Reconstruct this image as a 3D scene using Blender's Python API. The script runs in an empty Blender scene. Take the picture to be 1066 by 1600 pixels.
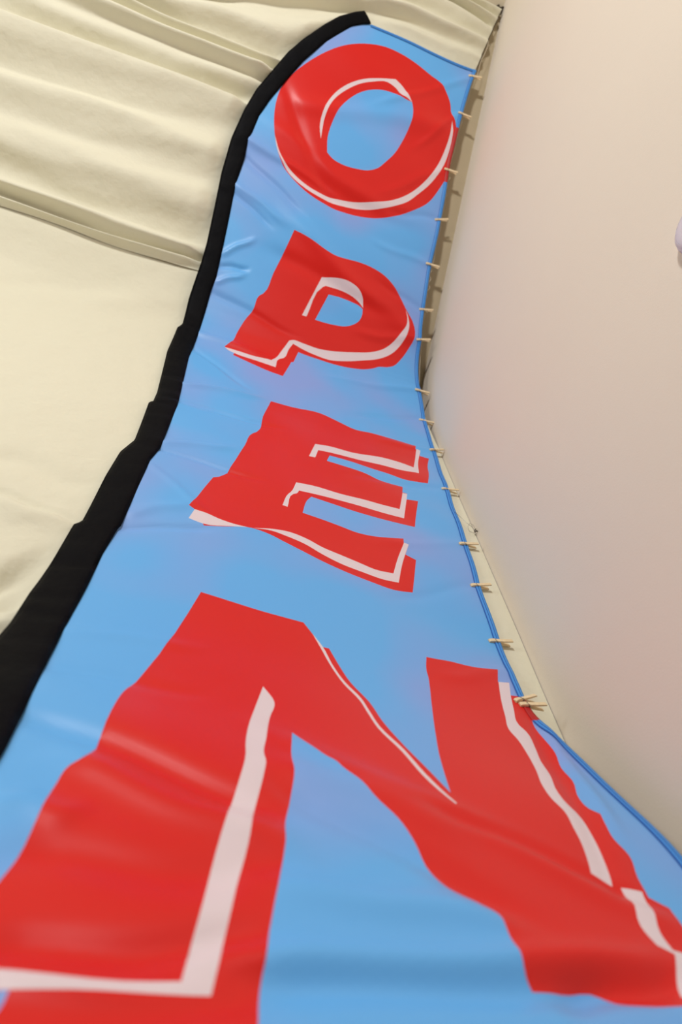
import bpy, math
import numpy as np
from mathutils import Vector, Matrix
from mathutils.geometry import delaunay_2d_cdt

# ---------------------------------------------------------------- camera, world, lights, exposure
S, H = 0.8, 0.7                       # metres per unit (1 unit = camera to back wall), camera height
VX = np.array([0.94421274, 0.24438707, 0.22076519])
VY = np.array([-0.32337895, 0.81490971, 0.48098672])
VZ = np.array([-0.06235676, -0.5255446, 0.84847776])
sc = bpy.context.scene
cam = bpy.data.cameras.new('camera'); co = bpy.data.objects.new('camera', cam); sc.collection.objects.link(co)
right = Vector((VX[0], VY[0], VZ[0])); up = -Vector((VX[1], VY[1], VZ[1])); back = -Vector((VX[2], VY[2], VZ[2]))
m = Matrix((right, up, back)).transposed().to_4x4(); m.translation = (0, 0, H)
co.matrix_world = m
cam.sensor_fit = 'VERTICAL'; cam.sensor_height = 36.0; cam.lens = 36.0 * 1000 / 1600
cam.clip_start = 0.02
cam.dof.use_dof = True; cam.dof.focus_distance = 1.55; cam.dof.aperture_fstop = 2.8
sc.camera = co
w = bpy.data.worlds.new('world'); sc.world = w; w.use_nodes = True
w.node_tree.nodes['Background'].inputs[0].default_value = (1.0, 0.87, 0.62, 1)
w.node_tree.nodes['Background'].inputs[1].default_value = 0.15
sc.view_settings.view_transform = 'Standard'; sc.view_settings.look = 'None'
sc.view_settings.exposure = 0.08; sc.view_settings.gamma = 1.0; sc.view_settings.use_curve_mapping = False

def area(name, loc, target, size, power, col):
    l = bpy.data.lights.new(name, 'AREA'); l.shape = 'DISK'; l.size = size; l.energy = power; l.color = col
    o = bpy.data.objects.new(name, l); sc.collection.objects.link(o); o.location = loc
    o.rotation_euler = (Vector(target) - Vector(loc)).to_track_quat('-Z', 'Y').to_euler()
    return o
area('ceiling_lamp_light', (-1.3, -2.9, 3.0), (-0.4, 0.8, 1.5), 0.35, 88, (1.0, 0.98, 0.97))
area('wall_fill_light', (-2.4, -0.9, 1.8), (0.77, 0.25, 1.9), 0.8, 17, (1.0, 0.98, 1.0))  # added fill, no window there; brightens the middle of the right wall

# ---------------------------------------------------------------- profile of wall and slope
def chaikin(P, n):
    for _ in range(n):
        Q=[P[0]]
        for a,b in zip(P[:-1],P[1:]):
            Q.append(.75*a+.25*b); Q.append(.25*a+.75*b)
        Q.append(P[-1]); P=np.array(Q)
    return P
SL=np.radians(37.6); DY,DZ=-np.cos(SL),np.sin(SL); NY,NZ=-np.sin(SL),-np.cos(SL)
def profile(off_w, off_s, rnd, lean):
    # (y,z) polyline in units of the wall distance, s=0 at break
    zb=3.044
    # intersection of offset wall plane and offset slope plane
    y0=1-off_w
    # slope plane pt
    py,pz=1+NY*off_s, zb+NZ*off_s
    t=(y0-py)/DY; z0=pz+t*DZ
    pts=[]
    if lean: pts+=[(y0-.4*1.85,1.04-1.85),(y0-.4*.5,1.04-.5),(y0-.4*.14,1.04-.14),(y0,1.04+.14),(y0,1.04+.5)]
    else: pts+=[(y0,-.9),(y0,.5)]
    pts+=[(y0,z0-1.2),(y0,z0-rnd),(y0+DY*rnd,z0+DZ*rnd),(y0+DY*2.6,z0+DZ*2.6)]
    P=chaikin(np.array(pts),4)
    return P
class Prof:
    def __init__(s,*a):
        s.P=profile(*a); d=np.r_[0,np.cumsum(np.linalg.norm(np.diff(s.P,axis=0),axis=1))]
        # s=0 where z crosses 3.0
        i=np.interp(3.0,s.P[:,1],d); s.d=d-i
    def at(s,q):
        return np.interp(q,s.d,s.P[:,0]),np.interp(q,s.d,s.P[:,1])
FLAG=Prof(.025,.065,.22,True)
DRAPE=Prof(.010,.02,.22,False)

# measured positions: (across, up the wall) in units of S
LETTERS = {'O':{'red':[[(-0.0937,1.0902),(-0.0997,1.1549),(-0.093,1.2393),(-0.0682,1.3064),(-0.0155,1.4024),(0.0588,1.5005),(0.1519,1.5875),(0.2531,1.6483),(0.3626,1.6826),(0.4517,1.6828),(0.546,1.664),(0.6363,1.6332),(0.6854,1.6188),(0.7331,1.5765),(0.7667,1.5271),(0.7864,1.4725),(0.8132,1.4414),(0.829,1.3955),(0.8451,1.2925),(0.8427,1.1742),(0.8282,1.098),(0.8055,1.0274),(0.7645,0.9371),(0.7041,0.8726),(0.6155,0.8075),(0.511,0.7581),(0.4172,0.7334),(0.3352,0.7249),(0.2366,0.7333),(0.1493,0.7574),(0.0719,0.7994),(0.0056,0.8528),(-0.0401,0.9218),(-0.0714,0.9969)]],'hole':[[(0.2009,0.9978),(0.1855,1.0762),(0.1888,1.1533),(0.2048,1.2352),(0.242,1.3205),(0.2859,1.3775),(0.3487,1.4198),(0.417,1.441),(0.468,1.4434),(0.521,1.4386),(0.5628,1.4382),(0.5732,1.4113),(0.5817,1.3524),(0.5766,1.2886),(0.5583,1.2033),(0.5319,1.1234),(0.5005,1.0674),(0.4681,1.0181),(0.4182,0.9839),(0.3642,0.9707),(0.295,0.9647),(0.2367,0.9751)]],'white':[[(0.1542,1.0557),(0.135,1.1149),(0.1317,1.1887),(0.1474,1.2712),(0.1793,1.3458),(0.2348,1.4136),(0.2965,1.4584),(0.3754,1.4951),(0.4522,1.5265),(0.4906,1.5075),(0.5273,1.4772),(0.5642,1.4388),(0.5306,1.4491),(0.5033,1.4512),(0.4601,1.4787),(0.4131,1.4903),(0.3395,1.4607),(0.2758,1.4228),(0.2231,1.3709),(0.178,1.303),(0.1538,1.2249),(0.1472,1.158),(0.1511,1.0991)],[(-0.0651,0.9818),(-0.0301,0.9187),(0.0162,0.8646),(0.0795,0.8242),(0.1689,0.7903),(0.2668,0.7824),(0.3615,0.7947),(0.4678,0.8245),(0.5594,0.8657),(0.6222,0.9117),(0.6815,0.9778),(0.7363,1.0687),(0.7751,1.1699),(0.7931,1.2629),(0.7999,1.3517),(0.7965,1.4326),(0.8106,1.3876),(0.8159,1.3351),(0.8157,1.2645),(0.8084,1.1912),(0.7818,1.1026),(0.7455,1.0266),(0.7002,0.959),(0.6605,0.9041),(0.5791,0.8415),(0.5017,0.8007),(0.4087,0.7718),(0.3142,0.7568),(0.217,0.7595),(0.1306,0.7793),(0.0623,0.8114),(0.0031,0.8636),(-0.0401,0.9218)]]},'P':{'red':[[(0.1366,0.5354),(0.1815,0.5265),(0.2392,0.5092),(0.2982,0.4879),(0.3555,0.476),(0.4093,0.4814),(0.4771,0.489),(0.5479,0.4857),(0.6228,0.466),(0.6799,0.4305),(0.7245,0.3872),(0.7541,0.346),(0.773,0.3229),(0.8106,0.2769),(0.8291,0.2315),(0.834,0.1888),(0.8169,0.1237),(0.7861,0.0537),(0.7577,0.0108),(0.7258,-0.0096),(0.6798,-0.0258),(0.6611,-0.0406),(0.6097,-0.0665),(0.5438,-0.0813),(0.465,-0.0878),(0.3863,-0.0856),(0.3213,-0.0832),(0.2887,-0.0795),(0.2806,-0.1208),(0.274,-0.1586),(0.2633,-0.1661),(0.2329,-0.3116),(0.1665,-0.3038),(0.0934,-0.2833),(0.0039,-0.2546),(0.0074,-0.2359),(-0.0259,-0.2257),(-0.0404,-0.2066),(-0.0168,-0.1647),(-0.002,-0.0694),(0.0149,-0.0),(0.0422,0.0761),(0.0514,0.1485),(0.0685,0.1691),(0.0906,0.2876),(0.1147,0.4113)]],'hole':[[(0.3343,0.1213),(0.3717,0.2754),(0.4383,0.2819),(0.4938,0.2785),(0.5371,0.2691),(0.5515,0.2596),(0.5544,0.2314),(0.5457,0.1918),(0.5177,0.16),(0.4811,0.1384),(0.4292,0.1273),(0.3768,0.1218)]],'white':[[(-0.0384,-0.2124),(0.0259,-0.2134),(0.0984,-0.2169),(0.1727,-0.2062),(0.1933,-0.1646),(0.2097,-0.1099),(0.236,-0.0298),(0.2536,-0.0202),(0.2991,-0.0216),(0.3781,-0.0259),(0.4554,-0.0145),(0.545,0.0117),(0.6471,0.0535),(0.6962,0.0897),(0.7362,0.1405),(0.7619,0.1936),(0.7814,0.2416),(0.781,0.2815),(0.7649,0.3275),(0.7824,0.2967),(0.7957,0.2495),(0.7953,0.2051),(0.7781,0.143),(0.7401,0.0781),(0.6794,0.0243),(0.6032,-0.0147),(0.514,-0.0507),(0.4369,-0.0694),(0.371,-0.0655),(0.3045,-0.0541),(0.2572,-0.0406),(0.2434,-0.0761),(0.2269,-0.1514),(0.2065,-0.1724),(0.1962,-0.2524),(0.1136,-0.2472),(0.0052,-0.2372),(-0.0248,-0.225)],[(0.2681,0.1222),(0.3207,0.3554),(0.379,0.3681),(0.4474,0.3684),(0.5074,0.3462),(0.5399,0.3095),(0.5527,0.2674),(0.5309,0.2859),(0.4879,0.307),(0.4164,0.3205),(0.3491,0.3178),(0.3368,0.3061),(0.2903,0.1229)]]},'E':{'red':[[(0.195,-0.566),(0.2862,-0.563),(0.4026,-0.5506),(0.4801,-0.581),(0.5571,-0.6119),(0.624,-0.6045),(0.7045,-0.6062),(0.7789,-0.6092),(0.8219,-0.6143),(0.8165,-0.6472),(0.8387,-0.6453),(0.8309,-0.69),(0.8712,-0.6912),(0.8524,-0.7676),(0.8457,-0.8222),(0.822,-0.9243),(0.7704,-0.935),(0.7205,-0.9404),(0.6614,-0.9298),(0.5898,-0.9264),(0.519,-0.9205),(0.4276,-0.9222),(0.415,-0.9703),(0.4684,-0.9752),(0.56,-0.9849),(0.628,-1.0032),(0.7072,-1.0022),(0.6965,-1.0558),(0.7153,-1.055),(0.7041,-1.1028),(0.7512,-1.0904),(0.7297,-1.1792),(0.7087,-1.2735),(0.6565,-1.2784),(0.5715,-1.2838),(0.4891,-1.2815),(0.4284,-1.2732),(0.3782,-1.2657),(0.3492,-1.261),(0.3346,-1.2906),(0.3199,-1.3656),(0.3838,-1.3776),(0.441,-1.3911),(0.4887,-1.4038),(0.5376,-1.4044),(0.5988,-1.3919),(0.6487,-1.376),(0.6445,-1.4026),(0.6612,-1.4056),(0.6433,-1.4606),(0.6752,-1.4761),(0.6567,-1.5599),(0.64,-1.6347),(0.5825,-1.644),(0.5127,-1.6327),(0.4437,-1.6172),(0.3751,-1.5947),(0.3149,-1.5686),(0.2628,-1.5461),(0.2191,-1.5271),(0.1688,-1.5199),(0.0934,-1.5483),(0.0401,-1.5643),(0.0351,-1.5561),(-0.0031,-1.5492),(0.0067,-1.5015),(-0.0113,-1.491),(0.0016,-1.4439),(0.0181,-1.3667),(0.0367,-1.2924),(0.0539,-1.2792),(0.0874,-1.1746),(0.1017,-1.1017),(0.1169,-1.0241),(0.1398,-0.9043),(0.1521,-0.8859),(0.1685,-0.7439)]],'hole':[],'white':[[(0.374,-0.8593),(0.4292,-0.8412),(0.5262,-0.8343),(0.6533,-0.8033),(0.7294,-0.8034),(0.7827,-0.8141),(0.8039,-0.7294),(0.8216,-0.6416),(0.8402,-0.6445),(0.8124,-0.7562),(0.797,-0.8562),(0.7189,-0.8718),(0.6447,-0.8714),(0.5461,-0.883),(0.474,-0.8903),(0.403,-0.9),(0.3843,-0.9037),(0.372,-0.9667),(0.3483,-0.9686)],[(0.2995,-1.1905),(0.3604,-1.181),(0.4547,-1.1833),(0.5408,-1.1765),(0.6058,-1.1787),(0.6685,-1.1784),(0.6958,-1.0605),(0.7149,-1.0574),(0.6978,-1.1346),(0.6766,-1.2324),(0.5987,-1.2343),(0.5141,-1.2323),(0.4514,-1.2339),(0.3793,-1.2366),(0.3084,-1.2412),(0.3013,-1.262),(0.2904,-1.2712),(0.2724,-1.3529),(0.2563,-1.35),(0.2737,-1.2776),(0.2805,-1.2649)],[(0.0067,-1.5015),(0.0391,-1.507),(0.0822,-1.5184),(0.1163,-1.5231),(0.157,-1.522),(0.1093,-1.5398),(0.037,-1.5582),(-0.0031,-1.5492)],[(0.1738,-1.5177),(0.2355,-1.4924),(0.2798,-1.4856),(0.3336,-1.4984),(0.378,-1.521),(0.4315,-1.5367),(0.4848,-1.5524),(0.538,-1.5682),(0.5908,-1.567),(0.6093,-1.5045),(0.6456,-1.4022),(0.6612,-1.4056),(0.6253,-1.5133),(0.6019,-1.6049),(0.5516,-1.6065),(0.4986,-1.5968),(0.4285,-1.5812),(0.3765,-1.5585),(0.3242,-1.5281),(0.2712,-1.5125),(0.2271,-1.5053)]]},'N':{'red':[[(0.0658,-1.8471),(0.1084,-1.8536),(0.1524,-1.8608),(0.203,-1.869),(0.2666,-1.8758),(0.3116,-1.8801),(0.3318,-1.9185),(0.3503,-1.9614),(0.3678,-1.9616),(0.3816,-2.011),(0.4008,-2.0817),(0.4284,-2.1475),(0.4405,-2.2155),(0.4627,-2.2897),(0.4841,-2.3502),(0.5065,-2.4204),(0.516,-2.3652),(0.5277,-2.305),(0.5496,-2.2186),(0.5795,-2.1033),(0.5994,-2.0158),(0.602,-1.9996),(0.6039,-1.9733),(0.6167,-1.9186),(0.6362,-1.9189),(0.6788,-1.917),(0.7205,-1.9196),(0.76,-1.9194),(0.8116,-1.9095),(0.7932,-1.9623),(0.8266,-1.9539),(0.8072,-2.0076),(0.8444,-2.0026),(0.8401,-2.0378),(0.8355,-2.0684),(0.8253,-2.1121),(0.8228,-2.1597),(0.8184,-2.2154),(0.8058,-2.2644),(0.8038,-2.3086),(0.7821,-2.3665),(0.7803,-2.3978),(0.7907,-2.4162),(0.7809,-2.4496),(0.7742,-2.4792),(0.7786,-2.5154),(0.7609,-2.5631),(0.7534,-2.5987),(0.7751,-2.616),(0.7662,-2.6501),(0.7582,-2.6826),(0.7443,-2.7264),(0.7199,-2.7783),(0.6606,-2.7759),(0.6146,-2.7761),(0.5886,-2.7713),(0.5804,-2.7638),(0.5718,-2.7591),(0.5148,-2.7641),(0.4752,-2.7684),(0.4708,-2.7566),(0.471,-2.7326),(0.4741,-2.7009),(0.4744,-2.673),(0.4596,-2.6465),(0.4267,-2.6277),(0.4135,-2.6015),(0.4018,-2.5516),(0.3887,-2.514),(0.3593,-2.4729),(0.3417,-2.4373),(0.3211,-2.4087),(0.3135,-2.3951),(0.2978,-2.3829),(0.2792,-2.3574),(0.2641,-2.3337),(0.2516,-2.314),(0.2448,-2.3559),(0.2391,-2.414),(0.239,-2.4418),(0.2312,-2.4917),(0.2141,-2.5669),(0.2113,-2.5969),(0.1915,-2.6879),(0.1731,-2.7778),(0.1681,-2.809),(0.1653,-2.8327),(0.1631,-2.8527),(-0.0635,-2.8694),(-0.0517,-2.8507),(-0.0467,-2.837),(-0.0449,-2.8243),(-0.1063,-2.8288),(-0.1557,-2.8023),(-0.1147,-2.7846),(-0.09,-2.7011),(-0.0835,-2.6622),(-0.0793,-2.5927),(-0.076,-2.5424),(-0.069,-2.5064),(-0.0607,-2.4967),(-0.0437,-2.3835),(-0.041,-2.3435),(-0.0339,-2.281),(-0.014,-2.2109)]],'hole':[],'white':[[(0.2089,-2.1678),(0.228,-2.2162),(0.2164,-2.2711),(0.2088,-2.3134),(0.2031,-2.3527),(0.1963,-2.4045),(0.1977,-2.4148),(0.1934,-2.4504),(0.1867,-2.4842),(0.1776,-2.5276),(0.1697,-2.5635),(0.1639,-2.606),(0.1485,-2.6762),(0.1374,-2.7339),(0.1237,-2.8051),(0.0498,-2.8137),(-0.045,-2.824),(-0.1063,-2.8288),(-0.1195,-2.8092),(-0.0581,-2.8021),(-0.0317,-2.8046),(-0.0057,-2.804),(0.0956,-2.7942),(0.1134,-2.6945),(0.1303,-2.5951),(0.1429,-2.5366),(0.1552,-2.4797),(0.1671,-2.4092),(0.168,-2.383),(0.1755,-2.3201),(0.1917,-2.2431)],[(0.3318,-1.9174),(0.338,-1.929),(0.3534,-1.9613),(0.3682,-2.0209),(0.3884,-2.086),(0.4131,-2.1398),(0.4205,-2.1841),(0.4297,-2.2374),(0.4586,-2.3038),(0.477,-2.3716),(0.5051,-2.4505),(0.5009,-2.4555),(0.4698,-2.3788),(0.4522,-2.3117),(0.424,-2.2438),(0.4147,-2.1908),(0.4078,-2.1495),(0.3836,-2.0937),(0.3637,-2.0276),(0.3478,-1.9675)],[(0.7952,-1.9606),(0.8268,-1.9546),(0.8093,-2.0082),(0.7937,-2.0632),(0.7787,-2.1253),(0.7868,-2.1472),(0.7785,-2.2045),(0.7651,-2.2535),(0.7597,-2.2982),(0.7379,-2.3646),(0.7372,-2.396),(0.7457,-2.4177),(0.7405,-2.4752),(0.7236,-2.5358),(0.7065,-2.5809),(0.6802,-2.5634),(0.7027,-2.4973),(0.7085,-2.4646),(0.7159,-2.4243),(0.71,-2.39),(0.7142,-2.3509),(0.7328,-2.2912),(0.7436,-2.2333),(0.7468,-2.1864),(0.7424,-2.1521),(0.7568,-2.0991),(0.7757,-2.0267)],[(0.7184,-2.5833),(0.7487,-2.5897),(0.737,-2.6268),(0.7185,-2.6669),(0.7159,-2.6947),(0.73,-2.6979),(0.7215,-2.7194),(0.6915,-2.7647),(0.6761,-2.7596),(0.6923,-2.7316),(0.7127,-2.7017),(0.6957,-2.6894),(0.6941,-2.6593),(0.713,-2.6131)]]}}
SLEEVE_OUT = [(0.2098,1.8252),(0.1667,1.7981),(0.0941,1.7347),(0.0332,1.6561),(-0.0522,1.5297),(-0.1054,1.4315),(-0.1566,1.3024),(-0.2047,1.1797),(-0.2345,1.0522),(-0.2586,0.8794),(-0.2597,0.6936),(-0.2495,0.5215),(-0.239,0.3232),(-0.2397,0.2223),(-0.2464,0.0807),(-0.2479,0.0208),(-0.2404,-0.139),(-0.2559,-0.1735),(-0.2555,-0.4017),(-0.222,-0.8038),(-0.2202,-0.8874),(-0.2318,-0.9019),(-0.2193,-1.1975),(-0.2414,-1.2921),(-0.2461,-1.4422),(-0.2468,-1.6709),(-0.2605,-1.6916),(-0.2612,-1.8603),(-0.2641,-1.9973),(-0.2608,-2.1171),(-0.2622,-2.1621),(-0.2675,-2.3383),(-0.2631,-2.5046),(-0.2467,-2.7474),(-0.2631,-3.25)]
SLEEVE_IN = [(0.2615,1.7689),(0.2145,1.7428),(0.1667,1.7069),(0.0638,1.5696),(-0.0194,1.4197),(-0.0724,1.2933),(-0.1315,1.1441),(-0.1595,1.0458),(-0.1699,0.952),(-0.1795,0.9042),(-0.1739,0.8026),(-0.1817,0.6666),(-0.176,0.5661),(-0.1642,0.3522),(-0.1559,0.1666),(-0.1627,0.0951),(-0.1621,-0.162),(-0.1659,-0.4009),(-0.139,-0.857),(-0.1394,-1.0648),(-0.1393,-1.2073),(-0.1526,-1.2928),(-0.1574,-1.6458),(-0.1615,-1.6622),(-0.1697,-1.7874),(-0.17,-1.9419),(-0.1701,-2.1017),(-0.1656,-2.2259),(-0.1509,-2.4853),(-0.1502,-2.5119),(-0.1464,-2.6079),(-0.1422,-2.716),(-0.142,-3.25)]
EDGE = [(0.8672,1.7644),(0.8582,1.6904),(0.8517,1.6162),(0.8465,1.5419),(0.8433,1.4675),(0.8411,1.393),(0.8389,1.3186),(0.837,1.2441),(0.8379,1.1697),(0.8417,1.0953),(0.8462,1.0209),(0.8497,0.9465),(0.8516,0.8721),(0.8521,0.7976),(0.852,0.723),(0.852,0.6485),(0.8526,0.574),(0.8546,0.4996),(0.8575,0.4251),(0.8611,0.3507),(0.8652,0.2763),(0.8699,0.202),(0.8763,0.1278),(0.8841,0.0537),(0.8938,-0.0202),(0.905,-0.0938),(0.9146,-0.1676),(0.9205,-0.2418),(0.9219,-0.3162),(0.9218,-0.3907),(0.9215,-0.4652),(0.9198,-0.5397),(0.9169,-0.6141),(0.9146,-0.6886),(0.9129,-0.7631),(0.9107,-0.8376),(0.9076,-0.912),(0.904,-0.9864),(0.9012,-1.0608),(0.8999,-1.1353),(0.898,-1.2098),(0.8944,-1.2842),(0.8895,-1.3585),(0.884,-1.4328),(0.8784,-1.5071),(0.8735,-1.5814),(0.8721,-1.6554),(0.8723,-1.7293),(0.8686,-1.8036),(0.8618,-1.8778),(0.853,-1.9517),(0.8462,-2.0257),(0.851,-2.0992),(0.8651,-2.1722),(0.8781,-2.2455),(0.8858,-2.3194),(0.8881,-2.3938),(0.887,-2.4683),(0.8821,-2.5425),(0.8721,-2.6162),(0.865,-2.95),(0.865,-3.25)]
TOP = [(0.2615,1.7689),(0.3677,1.7733),(0.4762,1.7743),(0.6254,1.7659),(0.7768,1.7612),(0.8669,1.7644)]
PEGS = [((0.8314,1.7197),(0.8974,1.7336)),((0.8192,1.4922),(0.8883,1.4874)),((0.8104,1.152),(0.8765,1.1544)),((0.8201,0.8639),(0.8913,0.8903)),((0.8215,0.6133),(0.8885,0.6142)),((0.835,0.3575),(0.9002,0.3731)),((0.8448,0.1812),(0.9119,0.2005)),((0.8743,-0.1031),(0.9454,-0.1052)),((0.8887,-0.3131),(0.9585,-0.3136)),((0.8861,-0.6161),(0.9677,-0.5843)),((0.8761,-0.9374),(0.9484,-0.9234)),((0.859,-1.3129),(0.9388,-1.2929)),((0.8434,-1.5372),(0.9181,-1.5153)),((0.8352,-1.7771),(0.9136,-1.7633)),((0.8104,-2.0294),(0.8897,-1.9938)),((0.8187,-2.0392),(0.8819,-2.028))]
CREASES = [((-0.1917,0.9149),(0.2744,0.8048),0.02,0.006),((-0.1866,0.8286),(0.1451,0.6467),0.018,-0.006),((-0.1709,0.6606),(0.0673,0.5634),0.02,0.006),((-0.1831,0.6208),(0.0126,0.5245),0.014,-0.005),((-0.1528,0.305),(-0.0408,0.4169),0.012,0.006),((-0.1516,0.2369),(-0.0357,0.2635),0.012,-0.006),((-0.1466,0.153),(-0.0424,0.2264),0.01,0.005),((0.0155,1.2014),(0.7825,1.3842),0.05,0.008),((-0.0725,1.0193),(0.5481,0.8046),0.04,0.006),((-0.0521,1.2076),(0.2893,0.7391),0.03,-0.006),((-0.0633,0.8451),(0.6997,0.754),0.05,-0.008),((0.1674,0.5496),(0.8858,0.17),0.05,0.012),((0.1081,0.3868),(0.7307,0.26),0.04,-0.008),((0.8616,1.7215),(0.4205,1.3788),0.02,0.004),((0.8242,1.4867),(0.6371,1.2097),0.02,0.004),((0.8107,1.1503),(0.5261,0.9056),0.025,0.004),((0.8297,0.8702),(0.5803,0.8171),0.02,-0.004),((0.8282,0.6158),(0.5523,0.6253),0.02,0.004),((0.837,0.3582),(0.5945,0.4258),0.02,-0.004),((0.8487,0.1826),(0.5534,0.127),0.025,0.005),((-0.1627,0.0951),(0.2222,0.0089),0.02,-0.005),((-0.1621,-0.162),(0.1596,-0.1936),0.02,0.006),((-0.1722,-0.2805),(0.0722,-0.4879),0.015,-0.005),((-0.1413,-0.8043),(0.194,-0.8065),0.008,-0.007),((-0.1524,-0.6528),(0.1319,-0.5731),0.02,0.008),((-0.1408,-1.1991),(0.1461,-1.2321),0.006,-0.006),((-0.139,-1.152),(0.0706,-1.0712),0.02,0.006),((-0.1491,-1.3113),(0.0348,-1.4954),0.015,0.004),((-0.1574,-1.6458),(0.0609,-1.5682),0.008,-0.006),((-0.1551,-1.5837),(-0.0197,-1.4871),0.02,0.006),((0.8844,-0.1016),(0.4635,-0.1901),0.02,0.005),((0.8958,-0.3072),(0.5785,-0.4685),0.02,-0.004),((0.8909,-0.6157),(0.6775,-0.6466),0.02,0.004),((0.89,-0.9352),(0.5311,-1.0257),0.02,-0.003),((0.8657,-1.3101),(0.5776,-1.4285),0.02,0.003),((0.8532,-1.535),(0.5818,-1.6861),0.02,-0.003),((-0.1701,-2.1017),(0.0665,-2.0667),0.02,0.004),((-0.1628,-2.2367),(0.0774,-2.234),0.02,-0.004),((-0.1351,-2.3966),(0.1958,-2.5248),0.025,-0.012),((-0.0607,-2.4967),(0.2071,-2.5977),0.03,0.013),((-0.0774,-2.6611),(0.1943,-2.6537),0.03,-0.01),((-0.1266,-2.5859),(-0.0407,-2.5899),0.02,0.006),((0.236,-2.4867),(0.5007,-2.6589),0.025,-0.01),((0.2434,-2.4212),(0.4689,-2.5077),0.03,0.008),((0.2518,-2.3455),(0.7504,-2.6359),0.03,0.008),((0.4808,-2.4758),(0.7324,-2.6042),0.018,-0.01),((0.1858,-2.6652),(0.49,-2.6807),0.025,0.01),((0.1048,-2.8051),(0.6208,-2.7532),0.022,-0.012),((0.1657,-2.7679),(0.6472,-2.7179),0.02,0.01),((0.5194,-2.7791),(0.6903,-2.7407),0.02,-0.01),((-0.0652,-2.779),(0.1668,-2.7459),0.02,-0.01),((-0.0528,-2.8183),(0.164,-2.7997),0.015,0.008),((0.8437,-2.0514),(0.713,-2.5707),0.02,-0.006),((0.8438,-2.1469),(0.8051,-2.4383),0.015,0.006),((0.8371,-1.9052),(0.6551,-1.9855),0.02,0.003)]
FOLDS = [([(-0.709,1.9676),(0.6188,2.2786),(0.9544,2.2747)],0.0),([(-0.3716,1.9164),(0.6292,2.2306),(0.9429,2.2526)],0.02),([(-0.6674,1.8022),(0.411,2.187),(0.7479,2.2194),(0.9361,2.2078)],0.0),([(-0.651,1.7367),(0.2763,2.1273),(0.715,2.1912),(0.93,2.1802)],0.022),([(-0.6386,1.6873),(0.2795,2.1132),(0.6213,2.1779),(0.7653,2.1748),(0.9137,2.1435)],-0.004),([(-0.628,1.6452),(0.2892,2.0704),(0.5976,2.1459),(0.7747,2.1301),(0.9055,2.1069)],0.022),([(-0.6181,1.606),(0.1237,2.004),(0.4382,2.064),(0.6664,2.058),(0.8981,2.0667)],0.004),([(-0.7918,1.5559),(-0.2081,1.7934),(0.1128,1.8972),(0.3778,2.0027),(0.5875,2.0002),(0.8899,2.03)],0.026),([(-0.8418,1.5135),(-0.2551,1.7097),(0.188,1.8793),(0.3873,1.9598),(0.5985,1.9493),(0.8806,1.9813)],0.004),([(-0.8895,1.4647),(-0.4477,1.5604),(-0.1246,1.5847),(0.0793,1.7383),(0.4001,1.9028),(0.5408,1.8866),(0.8704,1.8998)],0.026),([(-1.1246,1.4608),(-0.8776,1.4416),(-0.5897,1.4301),(-0.1298,1.4521),(0.258,1.5727),(0.867,1.842)],-0.006),([(-1.1517,1.454),(-0.9094,1.4258),(-0.6151,1.4076),(-0.1348,1.4309),(0.2659,1.5387),(0.8676,1.8022)],0.018),([(-1.2759,1.3847),(-0.9753,1.3941),(-0.6526,1.3722),(-0.1524,1.394),(0.2777,1.4873),(0.867,1.7504)],-0.012),([(-1.3294,1.375),(-1.0866,1.3396),(-0.692,1.3213),(-0.1786,1.3383),(0.2895,1.4352),(0.8686,1.6521)],0.03),([(-1.4269,1.3256),(-1.1913,1.2804),(-0.8405,1.2752),(-0.1884,1.2968),(0.3012,1.3845),(0.8672,1.6042)],0.012),([(-1.4143,1.2797),(-1.2347,1.2321),(-0.9173,1.2288),(-0.2116,1.2574),(0.309,1.3505),(0.8678,1.5647)],0.02),([(-1.3714,1.1238),(-1.0196,1.1413),(-0.6483,1.1495),(-0.2234,1.1725),(0.3285,1.2647),(0.8504,1.468)],-0.012),([(-1.3582,1.0762),(-1.0058,1.0896),(-0.6394,1.1149),(-0.2365,1.1196),(0.3401,1.2141),(0.8475,1.4274)],0.034),([(-1.3026,0.8757),(-0.8334,0.909),(-0.2714,0.9614),(0.3746,1.0613),(0.846,1.3117)],0.008),([(-1.2818,0.8016),(-0.9428,0.8532),(-0.2795,0.8268),(0.3974,0.9598),(0.8475,1.2167)],0.024),([(-1.2417,0.6588),(-0.9002,0.6946),(-0.2747,0.7054),(0.4275,0.8249),(0.8601,1.0694)],0.008),([(-1.2106,0.5494),(-0.8624,0.5544),(-0.2599,0.5818),(0.4424,0.7572),(0.8649,0.9579)],0.03),([(-1.1638,0.3869),(-0.6959,0.3792),(-0.2467,0.3781),(0.4934,0.5227),(0.8667,0.7709)],-0.008),([(-1.1413,0.31),(-0.6777,0.3119),(-0.2451,0.3095),(0.5041,0.4724),(0.8569,0.7303)],0.03),([(-1.1326,0.2804),(-0.9701,0.2743),(-0.6628,0.2566),(-0.2464,0.2778),(0.5112,0.4391),(0.8619,0.6876)],0.004),([(-1.1264,0.2597),(-0.9649,0.2563),(-0.6595,0.2443),(-0.2476,0.2704),(0.5133,0.4291),(0.864,0.6772)],0.016),([(-1.1184,0.2329),(-0.9059,0.2401),(-0.6528,0.2196),(-0.2501,0.2313),(0.5189,0.4023),(0.8608,0.6573)],0.004)]
DRAPE_EDGE_TOP = [(0.9429,2.2526),(0.9068,2.0626),(0.8741,1.8452),(0.8411,1.6006),(0.8324,1.2865),(0.8365,1.022)]
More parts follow.
